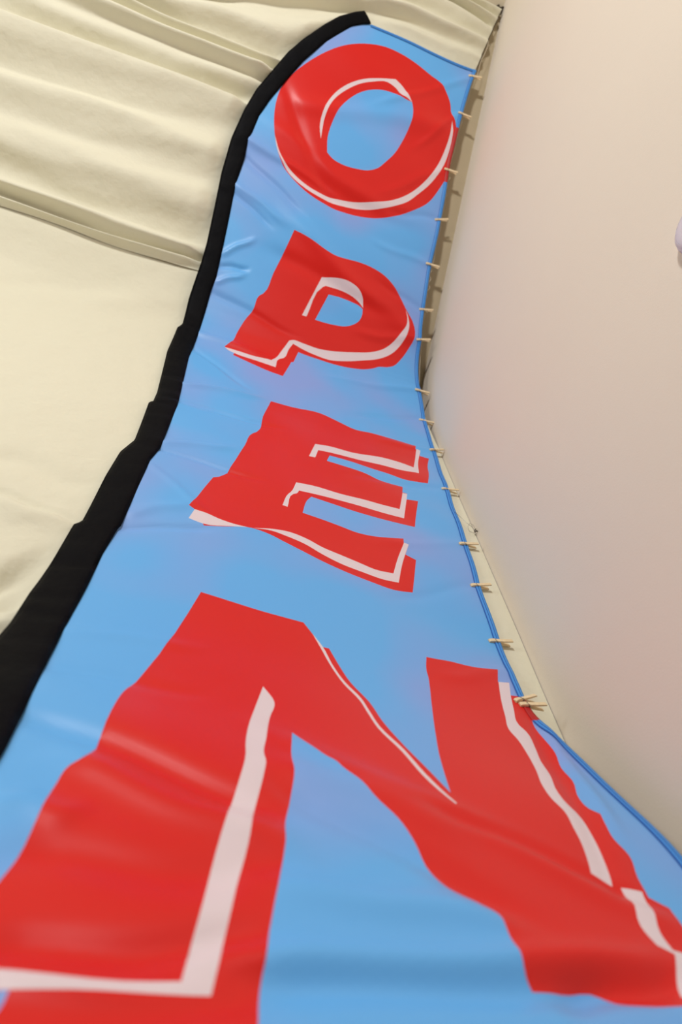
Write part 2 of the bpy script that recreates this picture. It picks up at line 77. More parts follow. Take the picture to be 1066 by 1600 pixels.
SOFT = [((-0.5176,-1.4326),(-0.2607,-1.4664),0.05,-0.008),((-0.4554,-1.6017),(-0.2511,-1.6538),0.012,-0.01),((-0.4419,-1.6386),(-0.2677,-1.675),0.04,0.01),((-0.3477,-1.8953),(-0.2629,-1.9189),0.09,-0.02),((-0.3076,-2.0042),(-0.2817,-2.0431),0.05,0.015),((-0.6279,-0.059),(-0.2279,0.0418),0.08,0.008),((-0.9792,-0.1799),(-0.5659,0.0152),0.06,-0.006),((0.9128,-0.9125),(0.9414,-1.0394),0.01,-0.003),((0.8827,-1.3968),(0.9028,-1.4065),0.006,0.004),((0.8855,-1.4458),(0.9053,-1.4549),0.006,-0.004),((0.9182,-1.6851),(0.936,-1.693),0.006,0.003),((0.8838,-1.8528),(0.8961,-1.8609),0.006,-0.003)]

# ---------------------------------------------------------------- helpers
def W(a):
    a = np.asarray(a, float) * S
    a = a.copy(); a[..., 2] += H
    return a
def put(name, parent=None):
    return name
def mesh_obj(name, verts, faces, mats, parent=None, midx=None, smooth=True, normals=None):
    me = bpy.data.meshes.new(name)
    me.from_pydata([tuple(v) for v in verts], [], [tuple(int(i) for i in f) for f in faces])
    for mt in (mats if isinstance(mats, (list, tuple)) else [mats]): me.materials.append(mt)
    if midx is not None: me.polygons.foreach_set('material_index', [int(i) for i in midx])
    me.polygons.foreach_set('use_smooth', [smooth] * len(me.polygons))
    me.update()
    if normals is not None: me.normals_split_custom_set_from_vertices([tuple(n) for n in normals])
    o = bpy.data.objects.new(name, me); sc.collection.objects.link(o)
    if parent is not None: o.parent = parent
    return o
def empty(name, loc=(0, 0, 0)):
    o = bpy.data.objects.new(name, None); sc.collection.objects.link(o); o.location = loc; o.empty_display_size = .05
    return o
def tag(o, label=None, cat=None, group=None, kind=None):
    if label: o['label'] = label
    if cat: o['category'] = cat
    if group: o['group'] = group
    if kind: o['kind'] = kind
    return o
def box(x0, x1, y0, y1, z0, z1):
    v = [(x, y, z) for x in (x0, x1) for y in (y0, y1) for z in (z0, z1)]
    f = [(0, 1, 3, 2), (4, 6, 7, 5), (0, 4, 5, 1), (2, 3, 7, 6), (0, 2, 6, 4), (1, 5, 7, 3)]
    return v, f
def tube(pts, r, n=8):
    pts = [Vector(p) for p in pts]; V = []; F = []
    t0 = (pts[1] - pts[0]).normalized(); a = t0.orthogonal().normalized()
    for i, p in enumerate(pts):
        t = (pts[min(i + 1, len(pts) - 1)] - pts[max(i - 1, 0)]).normalized()
        a = (a - t * a.dot(t)).normalized(); b = t.cross(a)
        for k in range(n):
            th = 2 * math.pi * k / n; V.append(p + (a * math.cos(th) + b * math.sin(th)) * r)
    for i in range(len(pts) - 1):
        for k in range(n):
            k2 = (k + 1) % n
            F.append((i * n + k, i * n + k2, (i + 1) * n + k2, (i + 1) * n + k))
    F.append(tuple(range(n))[::-1]); F.append(tuple((len(pts) - 1) * n + k for k in range(n)))
    return V, F
def join(parts):
    V = []; F = []
    for v, f in parts:
        b = len(V); V += list(v); F += [tuple(i + b for i in q) for q in f]
    return V, F
def sstep(x):
    x = np.clip(x, 0, 1); return x * x * (3 - 2 * x)

# ---------------------------------------------------------------- materials
def mat(name, col, rough=.6, spec=.4, sheen=0, bump=None, var=None, metallic=0, weave=None, coat=0, trans=0):
    mt = bpy.data.materials.new(name); mt.use_nodes = True
    nt = mt.node_tree; b = nt.nodes['Principled BSDF']
    b.inputs['Base Color'].default_value = (*col, 1); b.inputs['Roughness'].default_value = rough
    b.inputs['Specular IOR Level'].default_value = spec; b.inputs['Metallic'].default_value = metallic
    b.inputs['Sheen Weight'].default_value = sheen; b.inputs['Coat Weight'].default_value = coat
    tc = nt.nodes.new('ShaderNodeTexCoord')
    last = None
    if var:
        scale, amt = var
        n = nt.nodes.new('ShaderNodeTexNoise'); n.inputs['Scale'].default_value = scale; n.inputs['Detail'].default_value = 4
        nt.links.new(tc.outputs['Object'], n.inputs['Vector'])
        r = nt.nodes.new('ShaderNodeMix'); r.data_type = 'RGBA'
        r.inputs[6].default_value = (*[c * (1 - amt) for c in col], 1); r.inputs[7].default_value = (*[min(1, c * (1 + amt)) for c in col], 1)
        nt.links.new(n.outputs[0], r.inputs[0]); nt.links.new(r.outputs[2], b.inputs['Base Color'])
    for scale, strength, dist in (bump or []):
        n = nt.nodes.new('ShaderNodeTexNoise'); n.inputs['Scale'].default_value = scale; n.inputs['Detail'].default_value = 5
        nt.links.new(tc.outputs['Object'], n.inputs['Vector'])
        q = nt.nodes.new('ShaderNodeBump'); q.inputs['Strength'].default_value = strength; q.inputs['Distance'].default_value = dist
        nt.links.new(n.outputs[0], q.inputs['Height'])
        if last: nt.links.new(last.outputs[0], q.inputs['Normal'])
        last = q
    if last: nt.links.new(last.outputs[0], b.inputs['Normal'])
    if trans:
        tr = nt.nodes.new('ShaderNodeBsdfTranslucent'); tr.inputs[0].default_value = (*col, 1)
        mx = nt.nodes.new('ShaderNodeMixShader'); mx.inputs[0].default_value = trans
        nt.links.new(b.outputs[0], mx.inputs[1]); nt.links.new(tr.outputs[0], mx.inputs[2])
        nt.links.new(mx.outputs[0], nt.nodes['Material Output'].inputs[0])
    return mt
FB = [(900, .15, .001)]
M_BLUE = mat('printed_blue_polyester', (.14, .43, .86), .42, .45, sheen=.04, bump=FB)
nt_ = M_BLUE.node_tree; n_ = nt_.nodes.new('ShaderNodeTexNoise'); n_.inputs['Scale'].default_value = 3.2; n_.inputs['Detail'].default_value = 1
rp = nt_.nodes.new('ShaderNodeValToRGB'); rp.color_ramp.elements[0].position = .42; rp.color_ramp.elements[0].color = (.12, .43, .87, 1)
rp.color_ramp.elements[1].position = .68; rp.color_ramp.elements[1].color = (.23, .37, .78, 1)  # purplish mottling: reddish bounce and sheen put into the blue colour
nt_.links.new([q for q in nt_.nodes if q.bl_idname == 'ShaderNodeTexCoord'][0].outputs['Object'], n_.inputs['Vector'])
nt_.links.new(n_.outputs[0], rp.inputs[0]); nt_.links.new(rp.outputs[0], nt_.nodes['Principled BSDF'].inputs['Base Color'])
M_RED = mat('printed_red_polyester', (.69, .010, .006), .38, .36, sheen=.04, bump=FB)
M_WHITE = mat('printed_white_polyester', (.76, .64, .68), .42, .45, sheen=.1, bump=FB)
M_HEM = mat('blue_hem_tape', (.055, .29, .74), .5, .4, bump=FB)
M_HEMRED = mat('red_hem_tape', (.45, .01, .012), .5, .4, bump=FB)
M_STITCH = mat('dark_blue_stitching', (.015, .10, .42), .6, .3)
M_BLACK = mat('black_nylon', (.002, .002, .003), .6, .06, bump=[(25, .25, .01)])
M_DRAPE = mat('cream_cotton_drape', (.79, .76, .595), .75, .2, sheen=.1, bump=[(1200, .1, .001), (9, .3, .03), (38, .22, .006)], trans=.06)
M_WALL = mat('painted_plaster_wall', (.79, .71, .60), .75, .25, bump=[(260, .12, .002), (2.2, .06, .05)], var=(1.3, .03))
M_CEIL = mat('painted_ceiling', (.72, .64, .48), .8, .2, bump=[(200, .1, .002)])
M_BOARD = mat('bare_ceiling_board', (.50, .42, .28), .8, .2, bump=[(90, .15, .002)], var=(6, .08))
M_FLOOR = mat('brown_carpet', (.22, .17, .12), .95, .1, bump=[(400, .6, .004)], var=(60, .2))
M_WOOD = mat('pale_pine_wood', (.80, .64, .40), .6, .3, var=(90, .15), bump=[(300, .2, .0005)])
M_METAL = mat('galvanised_spring_wire', (.35, .34, .32), .35, .5, metallic=1)
M_DARK = mat('dark_wire', (.045, .03, .018), .5, .4)
M_TWINE = mat('white_twine', (.72, .64, .50), .85, .1, bump=[(1500, .5, .001)])
M_PLASTIC = mat('white_plastic', (.72, .68, .74), .35, .5)
M_GRILLE = mat('grey_plastic', (.40, .38, .42), .5, .4)

# ---------------------------------------------------------------- setting
XR = .96 * S; YB = S; ZF = 0.0
ZC = 4.479 * S + H; YC = -.864 * S; ZB = 3.044 * S + H
v, f = box(-3.4, XR + .1, -3.6, YB + .1, -.08, 0); tag(mesh_obj('floor', v, f, M_FLOOR, smooth=False), kind='structure')
v, f = box(XR, XR + .1, -3.6, YB + .1, 0, ZC); tag(mesh_obj('wall_right', v, f, M_WALL, smooth=False), kind='structure')
v, f = box(-3.4, XR, YB + .03, YB + .13, 0, ZB + .02); tag(mesh_obj('wall_back', v, f, M_WALL, smooth=False), kind='structure')
v, f = box(-3.4, XR + .1, -3.6, YC, ZC, ZC + .1); tag(mesh_obj('ceiling', v, f, M_CEIL, smooth=False), kind='structure')
n = (.061, .0793)
v = [(x, y + dy, z + dz) for x in (-3.4, XR) for (y, z) in ((YB, ZB), (YC, ZC)) for dy, dz in ((0, 0), n)]
f = [(0, 1, 3, 2), (4, 6, 7, 5), (0, 4, 5, 1), (2, 3, 7, 6), (0, 2, 6, 4), (1, 5, 7, 3)]
tag(mesh_obj('ceiling_slope', v, f, M_BOARD, smooth=False), kind='structure')

# ---------------------------------------------------------------- surfaces (u across, s up the wall then up the slope, h towards the room)
def surf(pr, u, s, h):
    u, s, h = np.broadcast_arrays(np.asarray(u, float), np.asarray(s, float), np.asarray(h, float))
    y, z = pr.at(s); y1, z1 = pr.at(s + .02); y0, z0 = pr.at(s - .02)
    ty, tz = y1 - y0, z1 - z0; L = np.hypot(ty, tz); ty = ty / L; tz = tz / L
    return W(np.stack([u, y - tz * h, z + ty * h], -1))
def ridge(u, s, a, b, w, h):
    a = np.array(a); b = np.array(b); d = b - a; L = np.hypot(*d); d = d / L
    pu = u - a[0]; ps = s - a[1]; w = max(w, .013); t = pu * d[0] + ps * d[1]; q = -pu * d[1] + ps * d[0]
    k = 1 - t / L
    env = sstep((t + .25 * L) / (.35 * L)) * sstep((1.25 * L - t) / (.45 * L))
    q = q + .25 * w * np.sin(t / L * 7 + a[0] * 30)
    return h * env * np.exp(-(q / w) ** 2)
rs = np.random.RandomState(4)
WAVES = [(rs.uniform(2, 11), rs.uniform(6, 24), rs.uniform(0, 6.28), rs.uniform(.0004, .0016)) for _ in range(14)]
def flag_h(u, s):
    u = np.asarray(u, float); s = np.asarray(s, float); h = np.zeros_like(u)
    for a, b, w_, k in CREASES: h += ridge(u, s, a, b, w_, k * (1.35 if a[1] > -1.3 else .95))
    for ku, ks, ph, am in WAVES: h += am * np.sin(ku * u + ks * s + ph + .8 * np.sin(3 * u + 2 * s))
    return h
ED = np.array(EDGE[::-1]); SI = np.array(SLEEVE_IN[::-1]); SO = np.array(SLEEVE_OUT[::-1])
EDGEU = lambda s: np.interp(s, ED[:, 1], ED[:, 0])
def normals_of(fn, u, s):
    e = .004
    du = fn(u + e, s) - fn(u - e, s); ds = fn(u, s + e) - fn(u, s - e)
    n_ = np.cross(du, ds); return n_ / np.linalg.norm(n_, axis=-1, keepdims=True)
flag_P = lambda u, s: surf(FLAG, u, s, flag_h(u, s))

# ---------------------------------------------------------------- drapes
def grid(name, U, V_, Hh, pr, mt):
    P = surf(pr, U, V_, Hh); nr, nc = U.shape
    idx = np.arange(nr * nc).reshape(nr, nc)
    F = np.stack([idx[:-1, :-1], idx[:-1, 1:], idx[1:, 1:], idx[1:, :-1]], -1).reshape(-1, 4)
    return mesh_obj(name, P.reshape(-1, 3), F, mt)
def under_flag(u, s):
    ul = np.interp(s, SO[:, 1], SO[:, 0])
    return sstep((u - (ul - .09)) / .12) * sstep((1.98 - s) / .12)
UL = -2.7
def smooth1(y, n_=7):
    k = np.hanning(n_ + 2)[1:-1]; k /= k.sum(); p = n_ // 2
    return np.convolve(np.r_[y[0] - (y[1] - y[0]) * np.arange(p, 0, -1), y, y[-1] + (y[-1] - y[-2]) * np.arange(1, p + 1)], k, 'valid')
def curve_of(pts):
    p = np.array(pts); p = p[np.argsort(p[:, 0])]
    uu = np.linspace(UL, 1.0, 300)
    sl0 = (p[1, 1] - p[0, 1]) / (p[1, 0] - p[0, 0]) * .4; sl1 = (p[-1, 1] - p[-2, 1]) / (p[-1, 0] - p[-2, 0])
    ss = np.interp(uu, p[:, 0], p[:, 1]); ss = np.where(uu < p[0, 0], p[0, 1] + sl0 * (uu - p[0, 0]), ss)
    ss = np.where(uu > p[-1, 0], p[-1, 1] + 0 * sl1 * (uu - p[-1, 0]), ss)
    return uu, smooth1(ss, 31)
cur = [curve_of(p) for p, h in FOLDS]; UU = cur[0][0]
Sm = np.array([c[1] for c in cur]); hs = np.maximum(2.5 * np.array([h for p, h in FOLDS]) - .008, -.0175)
Sm[0] = 2.262
for k in range(1, len(Sm)): Sm[k] = np.minimum(Sm[k], Sm[k - 1] - .008)
ET = np.array(DRAPE_EDGE_TOP[::-1])
def drape_edge(s):
    return np.interp(s, np.r_[-3.9, -.5, -.2, .1, ET[:, 1]], np.r_[.958, .958, .93, .86, ET[:, 0]])
rows = []; NS = 9
for k in range(len(Sm) - 1):
    for j in range(NS):
        t = j / NS; rows.append((k, t))
rows.append((len(Sm) - 2, 1.0)); NC = 260
U = np.zeros((len(rows), NC)); V_ = np.zeros_like(U); Hh = np.zeros_like(U)
hvar = np.array([1 + .2 * np.sin(1.7 * UU + k * 2.1) for k in range(len(Sm))])
for i, (k, t) in enumerate(rows):
    srow = Sm[k] * (1 - t) + Sm[k + 1] * t
    ue = .9
    for _ in range(8): ue = float(drape_edge(np.interp(ue, UU, srow)))
    q = np.linspace(0, 1, NC) ** .8
    u = UL + (ue - UL) * q; s = np.interp(u, UU, srow)
    tt = (1 - math.cos(math.pi * t)) / 2
    h = np.interp(u, UU, (hs[k] * hvar[k]) * (1 - tt) + (hs[k + 1] * hvar[k + 1]) * tt)
    gather = np.exp(-(ue - u) / .10)
    h = h * (1 - .45 * gather) + .006 * gather * np.sin(s * 75 + 3 * np.sin(s * 20))
    h = h + .003 * np.sin(4 * u + 38 * s + 2 * np.sin(2.3 * u + 5 * s)) + .0018 * np.sin(-7 * u + 61 * s + 1.5 * np.sin(5 * u))
    h = h * (1 - .85 * under_flag(u, s))
    U[i] = u; V_[i] = s; Hh[i] = h
U, V_, Hh = U[::-1], V_[::-1], Hh[::-1]
dr = grid('ceiling_drape', U, V_, Hh, DRAPE, M_DRAPE)
tag(dr, 'ruched cream fabric drape in loose horizontal folds on the sloping ceiling', 'drape')
# lower, smooth drape; its top tucks in behind the hem of the ceiling drape
top_s = np.interp(np.linspace(UL, .84, 200), UU, Sm[-1])
T = np.r_[np.linspace(0, .93, 330), np.linspace(.935, 1, 10)]; U = np.zeros((len(T), 200)); V_ = np.zeros_like(U)
for i, t in enumerate(T):
    q = np.linspace(0, 1, 200) ** .7
    u0 = UL + (.84 - UL) * q
    s = -3.86 + (np.interp(u0, UU, Sm[-1]) + .05 + 3.86) * t
    ue = drape_edge(s[-1]); u = UL + (ue - UL) * q
    U[i] = u; V_[i] = s
Hh = np.zeros_like(U)
for a, b, w_, k in SOFT: Hh += ridge(U, V_, a, b, w_, 1.7 * k)
Hh += .0018 * np.sin(2.2 * U + 5.5 * V_ + 1.2 * np.sin(1.3 * U)) + .0009 * np.sin(-3 * U + 13 * V_ + 1.0)
Hh = Hh * (1 - .5 * under_flag(U, V_)); Hh -= .010 * sstep((V_ - (np.interp(U, UU, Sm[-1]) - .02)) / .05)
dw = grid('wall_drape', U, V_, Hh, DRAPE, M_DRAPE)
tag(dw, 'smooth cream fabric drape pulled flat over the wall below the ruched folds', 'drape')

# ---------------------------------------------------------------- flag
def spline(P, n=5, corner=38):
    """closed Catmull-Rom through P; vertices that turn by more than CORNER degrees stay sharp"""
    P = np.array(P); N = len(P); out = []
    sh = []
    for i in range(N):
        a = P[i] - P[i - 1]; b = P[(i + 1) % N] - P[i]
        sh.append(abs(math.degrees(math.atan2(a[0] * b[1] - a[1] * b[0], a @ b))) > corner)
    for i in range(N):
        p1, p2 = P[i], P[(i + 1) % N]; L = np.hypot(*(p2 - p1))
        def tan(j):
            if sh[j]: return None
            a, b, c = P[j - 1], P[j], P[(j + 1) % N]; la, lb = np.hypot(*(b - a)), np.hypot(*(c - b))
            d = (b - a) / la * lb + (c - b) / lb * la; return d / (la + lb)
        t1, t2 = tan(i), tan((i + 1) % N)
        ch = (p2 - p1) / L
        t1 = (ch if t1 is None else t1) * L; t2 = (ch if t2 is None else t2) * L
        for k in range(n):
            t = k / n
            out.append((2 * t ** 3 - 3 * t ** 2 + 1) * p1 + (t ** 3 - 2 * t ** 2 + t) * t1 + (-2 * t ** 3 + 3 * t ** 2) * p2 + (t ** 3 - t ** 2) * t2)
    return np.array(out)
def inside(P, poly):
    x, y = P[:, 0], P[:, 1]; r = np.zeros(len(P), bool); x0, y0 = poly[-1]
    for x1, y1 in poly:
        c = ((y1 > y) != (y0 > y))
        with np.errstate(divide='ignore', invalid='ignore'):
            r ^= c & (x < (x0 - x1) * (y - y1) / (y0 - y1 + 1e-12) + x1)
        x0, y0 = x1, y1
    return r
def open_spline(P, n=4, corner=25):
    P = np.array(P); C = spline(P, n, corner); return C[:(len(P) - 1) * n + 1]
LET = {k: {kk: [spline(p, 4) for p in vv] for kk, vv in d.items()} for k, d in LETTERS.items()}
S_BOT = -3.25
edge = open_spline(EDGE); inn = open_spline(SLEEVE_IN, 3, 12); topl = np.array(TOP)
outline = np.vstack([inn[::-1] + (-.01, 0), topl[1:-1], edge])     # bottom left, up the sleeve, over the top, down the right edge
outline[0, 1] = min(outline[0, 1], S_BOT)
pts = []; edges = []
def add_loop(L):
    b = len(pts); pts.extend([tuple(p) for p in L]); n_ = len(L)
    edges.extend([(b + i, b + (i + 1) % n_) for i in range(n_)])
add_loop(outline)
for d in LET.values():
    for kk in ('red', 'hole', 'white'):
        for p in d[kk]: add_loop(p)
fixed = np.array(pts); g = .0105
gu, gs = np.meshgrid(np.arange(-.34, .98, g), np.arange(-3.3, 1.9, g)); gs = gs + (np.arange(gu.shape[1]) % 2)[None] * g / 2
G_ = np.stack([gu.ravel(), gs.ravel()], -1); G_ = G_[inside(G_, outline)]
keep = np.ones(len(G_), bool)
for i in range(0, len(fixed), 200):
    dd = ((G_[:, None] - fixed[None, i:i + 200]) ** 2).sum(-1).min(1); keep &= dd > (.35 * g) ** 2
allp = np.vstack([fixed, G_[keep]])
vo, eo, fo, _, _, _ = delaunay_2d_cdt([Vector(p) for p in allp], edges, [], 0, 1e-6)
VP = np.array([tuple(p) for p in vo]); FT = np.array([tuple(t) for t in fo if len(t) == 3])
cen = VP[FT].mean(1); ok = inside(cen, outline); FT = FT[ok]; cen = cen[ok]
a_ = VP[FT[:, 1]] - VP[FT[:, 0]]; b_ = VP[FT[:, 2]] - VP[FT[:, 0]]
flip = (a_[:, 0] * b_[:, 1] - a_[:, 1] * b_[:, 0]) < 0; FT[flip] = FT[flip][:, ::-1]
cls = np.zeros(len(FT), int)                         # 0 panel; letter k: 1+2k red, 2+2k white
for k, (nm, d) in enumerate(LET.items()):
    r = np.zeros(len(FT), bool)
    for p in d['red']: r |= inside(cen, p)
    for p in d['hole']: r &= ~inside(cen, p)
    wv = np.zeros(len(FT), bool)
    for p in d['white']: wv |= inside(cen, p)
    cls[r] = 1 + 2 * k; cls[wv] = 2 + 2 * k
P3 = flag_P(VP[:, 0], VP[:, 1]); N3 = normals_of(flag_P, VP[:, 0], VP[:, 1])
def sub(name, sel, mt, parent):
    fs = FT[sel]; ids, inv = np.unique(fs, return_inverse=True)
    return mesh_obj(name, P3[ids], inv.reshape(-1, 3), mt, parent, normals=N3[ids])
flag = empty('feather_flag', tuple(W((.35, .55, -.875))))
flag_loc = Vector(flag.location)
tag(flag, 'tall blue feather flag with red letters reading OPEN and a black pole sleeve', 'flag')
def fparent(o, p=flag):
    o.parent = p
    if p is flag: o.matrix_parent_inverse = Matrix.Translation(-flag_loc)
    return o
fparent(sub('fabric_panel', cls == 0, M_BLUE, None))
for k, nm in enumerate(LET):
    lt = fparent(sub('printed_letter', cls == 1 + 2 * k, M_RED, None)); lt['label'] = f'red printed letter {nm}'
    hl = sub('letter_highlight', cls == 2 + 2 * k, M_WHITE, lt); hl['label'] = 'white inline stroke of the letter'
# hem tape along the top and the right edge: tape, two stitch lines
def hem(path, width, side):
    path = np.array(path); n_ = len(path)
    tg = np.gradient(path, axis=0); tg /= np.linalg.norm(tg, axis=1, keepdims=True)
    nr = np.stack([tg[:, 1], -tg[:, 0]], -1) * side              # inwards
    cols = [0, .02, .44, .52, .92, 1.0]; hh = [-.001, .0035, .0035, .0025, .0035, .001]
    V = []; 
    for c, h_ in zip(cols, hh):
        q = path + nr * width * c + 0
        V.append(surf(FLAG, q[:, 0], q[:, 1], flag_h(q[:, 0], q[:, 1]) + h_))
    V = np.stack(V, 1); nc = len(cols); F = []; mi = []
    red = np.zeros(n_, bool)
    for d in LET.values():
        for p in d['red']: red |= inside(path + nr * width * 1.0, p)
    for i in range(n_ - 1):
        for j in range(nc - 1):
            a = i * nc + j; F.append((a, a + nc, a + nc + 1, a + 1) if side < 0 else (a, a + 1, a + nc + 1, a + nc))
            mi.append(2 if red[i] else (1 if j in (2, 4) else 0))
    return fparent(mesh_obj('hem', V.reshape(-1, 3), F, [M_HEM, M_STITCH, M_HEMRED], None, mi))
hem(open_spline(EDGE, 6, 60), .018, 1)
hem(open_spline(TOP, 6), .014, 1)
# black sleeve: a flattened closed tube between the traced outer and inner edges
def resample(P, n_, corner_keep=True):
    P = np.array(P); d = np.r_[0, np.cumsum(np.linalg.norm(np.diff(P, axis=0), axis=1))]
    t = np.linspace(0, d[-1], n_); return np.stack([np.interp(t, d, P[:, 0]), np.interp(t, d, P[:, 1])], -1)
NSL = 360
def by_s(P, sv): return np.interp(sv, P[::-1, 1], P[::-1, 0])
so = np.array(SLEEVE_OUT); si = np.array(SLEEVE_IN)
A = resample(so, NSL); B = resample(si, NSL)
# pair the two edges: same share of the height below the first bend
ks = np.linspace(0, 1, NSL)
pair_o = np.array([[so[0, 0], so[0, 1]], [so[6, 0], so[6, 1]], [so[12, 0], so[12, 1]], [so[21, 0], so[21, 1]], [so[26, 0], so[26, 1]], [so[31, 0], so[31, 1]]])
def arclen_at(P, q):
    d = np.r_[0, np.cumsum(np.linalg.norm(np.diff(P, axis=0), axis=1))]
    best = []
    for p in q: best.append(d[np.argmin(((P - p) ** 2).sum(1))])
    return d, np.array(best)
do, la = arclen_at(so, so[[0, 6, 9, 13, 20, 22, 26, 32, len(so) - 1]])
di, lb = arclen_at(si, si[[0, 5, 9, 14, 18, 20, 23, 29, len(si) - 1]])
tk = np.linspace(0, 1, 9) ; tk = la / la[-1]
to = np.interp(ks, tk, la); ti = np.interp(ks, tk, lb)
A = np.stack([np.interp(to, do, so[:, 0]), np.interp(to, do, so[:, 1])], -1)
B = np.stack([np.interp(ti, di, si[:, 0]), np.interp(ti, di, si[:, 1])], -1)
V = []; nc = 16
rr = np.random.RandomState(9); cre = [(rr.uniform(0, 1), rr.uniform(.002, .006), rr.uniform(-.5, .5), rr.uniform(.3, 1)) for _ in range(70)]
for i in range(NSL):
    ring = []
    for j in range(nc):
        if j < nc // 2 + 1: t = j / (nc // 2); fr = 1
        else: t = (nc - j) / (nc // 2); fr = -1
        q = A[i] * (1 - t) + B[i] * t
        prof_ = math.sin(math.pi * min(max(t, 0), 1)) ** .3
        x = ks[i]; cr = sum(a_2 * math.exp(-((x - c0 - .01 * sl * (t - .5)) / w_) ** 2) for c0, w_, sl, a_2 in cre)
        h = (.006 * prof_ - .003 * cr * prof_ if fr > 0 else -.003 * prof_) + .001
        ring.append(surf(FLAG, q[0], q[1], flag_h(np.array(q[0]), np.array(q[1])) * .5 + h + .002))
    V.append(ring)
V = np.array(V).reshape(-1, 3); F = []
for i in range(NSL - 1):
    for j in range(nc):
        j2 = (j + 1) % nc; F.append((i * nc + j, (i + 1) * nc + j, (i + 1) * nc + j2, i * nc + j2))
F.append(tuple(range(nc))); F.append(tuple((NSL - 1) * nc + j for j in range(nc))[::-1])
fparent(mesh_obj('pole_sleeve', V, F, M_BLACK, None))

# ---------------------------------------------------------------- clothes pegs
PL = .0585
def leg_mesh():
    """one wooden half: flat inner face, jaw bevelled at the tip, finger end thinned; x along, z away from the fabric"""
    prof_ = [(0, .0006, .0022), (.003, .0004, .0040), (.010, .0004, .0052), (.0175, .0010, .0052), (.019, .0016, .0052), (.0215, .0016, .0050),
             (.024, .0010, .0050), (.036, .0026, .0060), (.048, .0044, .0072), (.0575, .0058, .0080), (PL, .0062, .0078)]
    V = []; F = []; wd = .0042
    for x, z0, z1 in prof_:
        V += [(x, -wd, z0), (x, wd, z0), (x, wd * .86, z1), (x, -wd * .86, z1)]
    for i in range(len(prof_) - 1):
        for k in range(4):
            k2 = (k + 1) % 4; F.append((i * 4 + k, i * 4 + k2, i * 4 + 4 + k2, i * 4 + 4 + k)[::-1])
    F.append((0, 1, 2, 3)); e = (len(prof_) - 1) * 4; F.append((e, e + 3, e + 2, e + 1))
    return V, F
lv, lf = leg_mesh()
coil = [(.020 + .0026 * math.cos(t), -.0048 + .0096 * t / (2 * math.pi * 4), .0026 * math.sin(t)) for t in np.linspace(0, 2 * math.pi * 4, 60)]
arm1 = [(.0225, -.0050, 0), (.017, -.0054, .0062), (.015, -.003, .0064), (.015, .003, .0064)]
arm2 = [(.0225, .0050, 0), (.017, .0054, -.0062), (.015, .003, -.0064), (.015, -.003, -.0064)]
sv, sf = join([tube(coil, .0006, 5), tube(arm1, .0006, 5), tube(arm2, .0006, 5)])
names = ['at the flag\'s top right corner, topmost of all', 'second from the top, beside the upper O', 'third from the top, beside the lower O',
 'fourth from the top, just below the letter O', 'fifth from the top, between O and P', 'sixth from the top, beside the bowl of P',
 'seventh from the top, beside the lower P', 'eighth from the top, beside the string end', 'ninth from the top, above the top arm of the E',
 'tenth from the top, by the top arm of the E', 'eleventh from the top, by the middle arm of E', 'twelfth from the top, just under the wire loop',
 'thirteenth from the top, just below the letter E', 'fourteenth from the top, just above the N', 'upper one of the touching pair at the letter N',
 'lower one of the touching pair at the letter N']
tilt = [.12, -.1, .05, .1, 0, .08, -.05, .1, .15, -.05, .02, .05, 0, .05, -.2, .1]
proto = None
for i, ((a, b)) in enumerate(PEGS):
    a = np.array(a); b = np.array(b); d = (b - a) / np.hypot(*(b - a))
    lift = .001
    p0 = Vector(surf(FLAG, a[0], a[1], flag_h(a[0], a[1]) + lift)); p1 = Vector(surf(FLAG, a[0] + d[0] * .05, a[1] + d[1] * .05, flag_h(a[0], a[1]) + lift - tilt[i] * 0))
    q = a + np.array([-d[1], d[0]]) * .05; p2 = Vector(surf(FLAG, q[0], q[1], flag_h(a[0], a[1]) + lift))
    ex = (p1 - p0).normalized(); ez = ex.cross((p2 - p0)).normalized(); ey = ez.cross(ex)
    R = Matrix((ex, ey, ez)).transposed() @ Matrix.Rotation(tilt[i], 3, 'X')
    M = R.to_4x4(); M.translation = p0
    if proto is None:
        r = empty('clothes_peg'); l1 = mesh_obj('leg', lv, lf, M_WOOD, r, smooth=False)
        l2 = bpy.data.objects.new('leg', l1.data); sc.collection.objects.link(l2); l2.parent = r; l2.rotation_euler = (math.pi, 0, 0)
        sp = mesh_obj('spring', sv, sf, M_METAL, r); proto = (r, l1, l2, sp)
    else:
        r = proto[0].copy(); sc.collection.objects.link(r)
        for ch in proto[1:]:
            c = ch.copy(); sc.collection.objects.link(c); c.parent = r
    r.matrix_world = M
    tag(r, 'small wooden clothes peg ' + names[i], 'clothes peg', 'wooden pegs along the right edge of the flag')

# ---------------------------------------------------------------- string, wire, hooks
def on(u, s, h, pr=FLAG): return Vector(surf(pr, u, s, h))
sp_ = []
for s in np.linspace(1.98, .02, 420):
    base = float(EDGEU(min(s, 1.79))) + .006
    if s > 1.75: base = np.interp(s, [1.75, 1.98], [.876, .905])
    wig = .002 + .003 * math.sin(s * 40) + .005 * math.sin(s * 130) * (1 if (1.0 < s < 1.2 or .42 < s < .62) else .1)
    if s < .2: wig = .006
    sp_.append(on(base + wig, s, -.012))
k1 = on(.905, -.06, -.012); sp_.append(k1)
v, f = tube(sp_, .0009, 6)
twine = mesh_obj('string', v, f, M_TWINE); tag(twine, 'thin white string running down behind the pegged right edge of the flag', 'string')
v, f = tube([on(.853 + .001, .36, -.004), on(.862, .37, 0), on(.872, .355, .003), on(.882, .352, .003)], .0008, 6)
mesh_obj('loose_end', v, f, M_TWINE, twine)
def ring(c, ax, ay, r, n_=20, a0=0, a1=2 * math.pi): return [c + ax * (r * math.cos(t)) + ay * (r * math.sin(t)) for t in np.linspace(a0, a1, n_)]
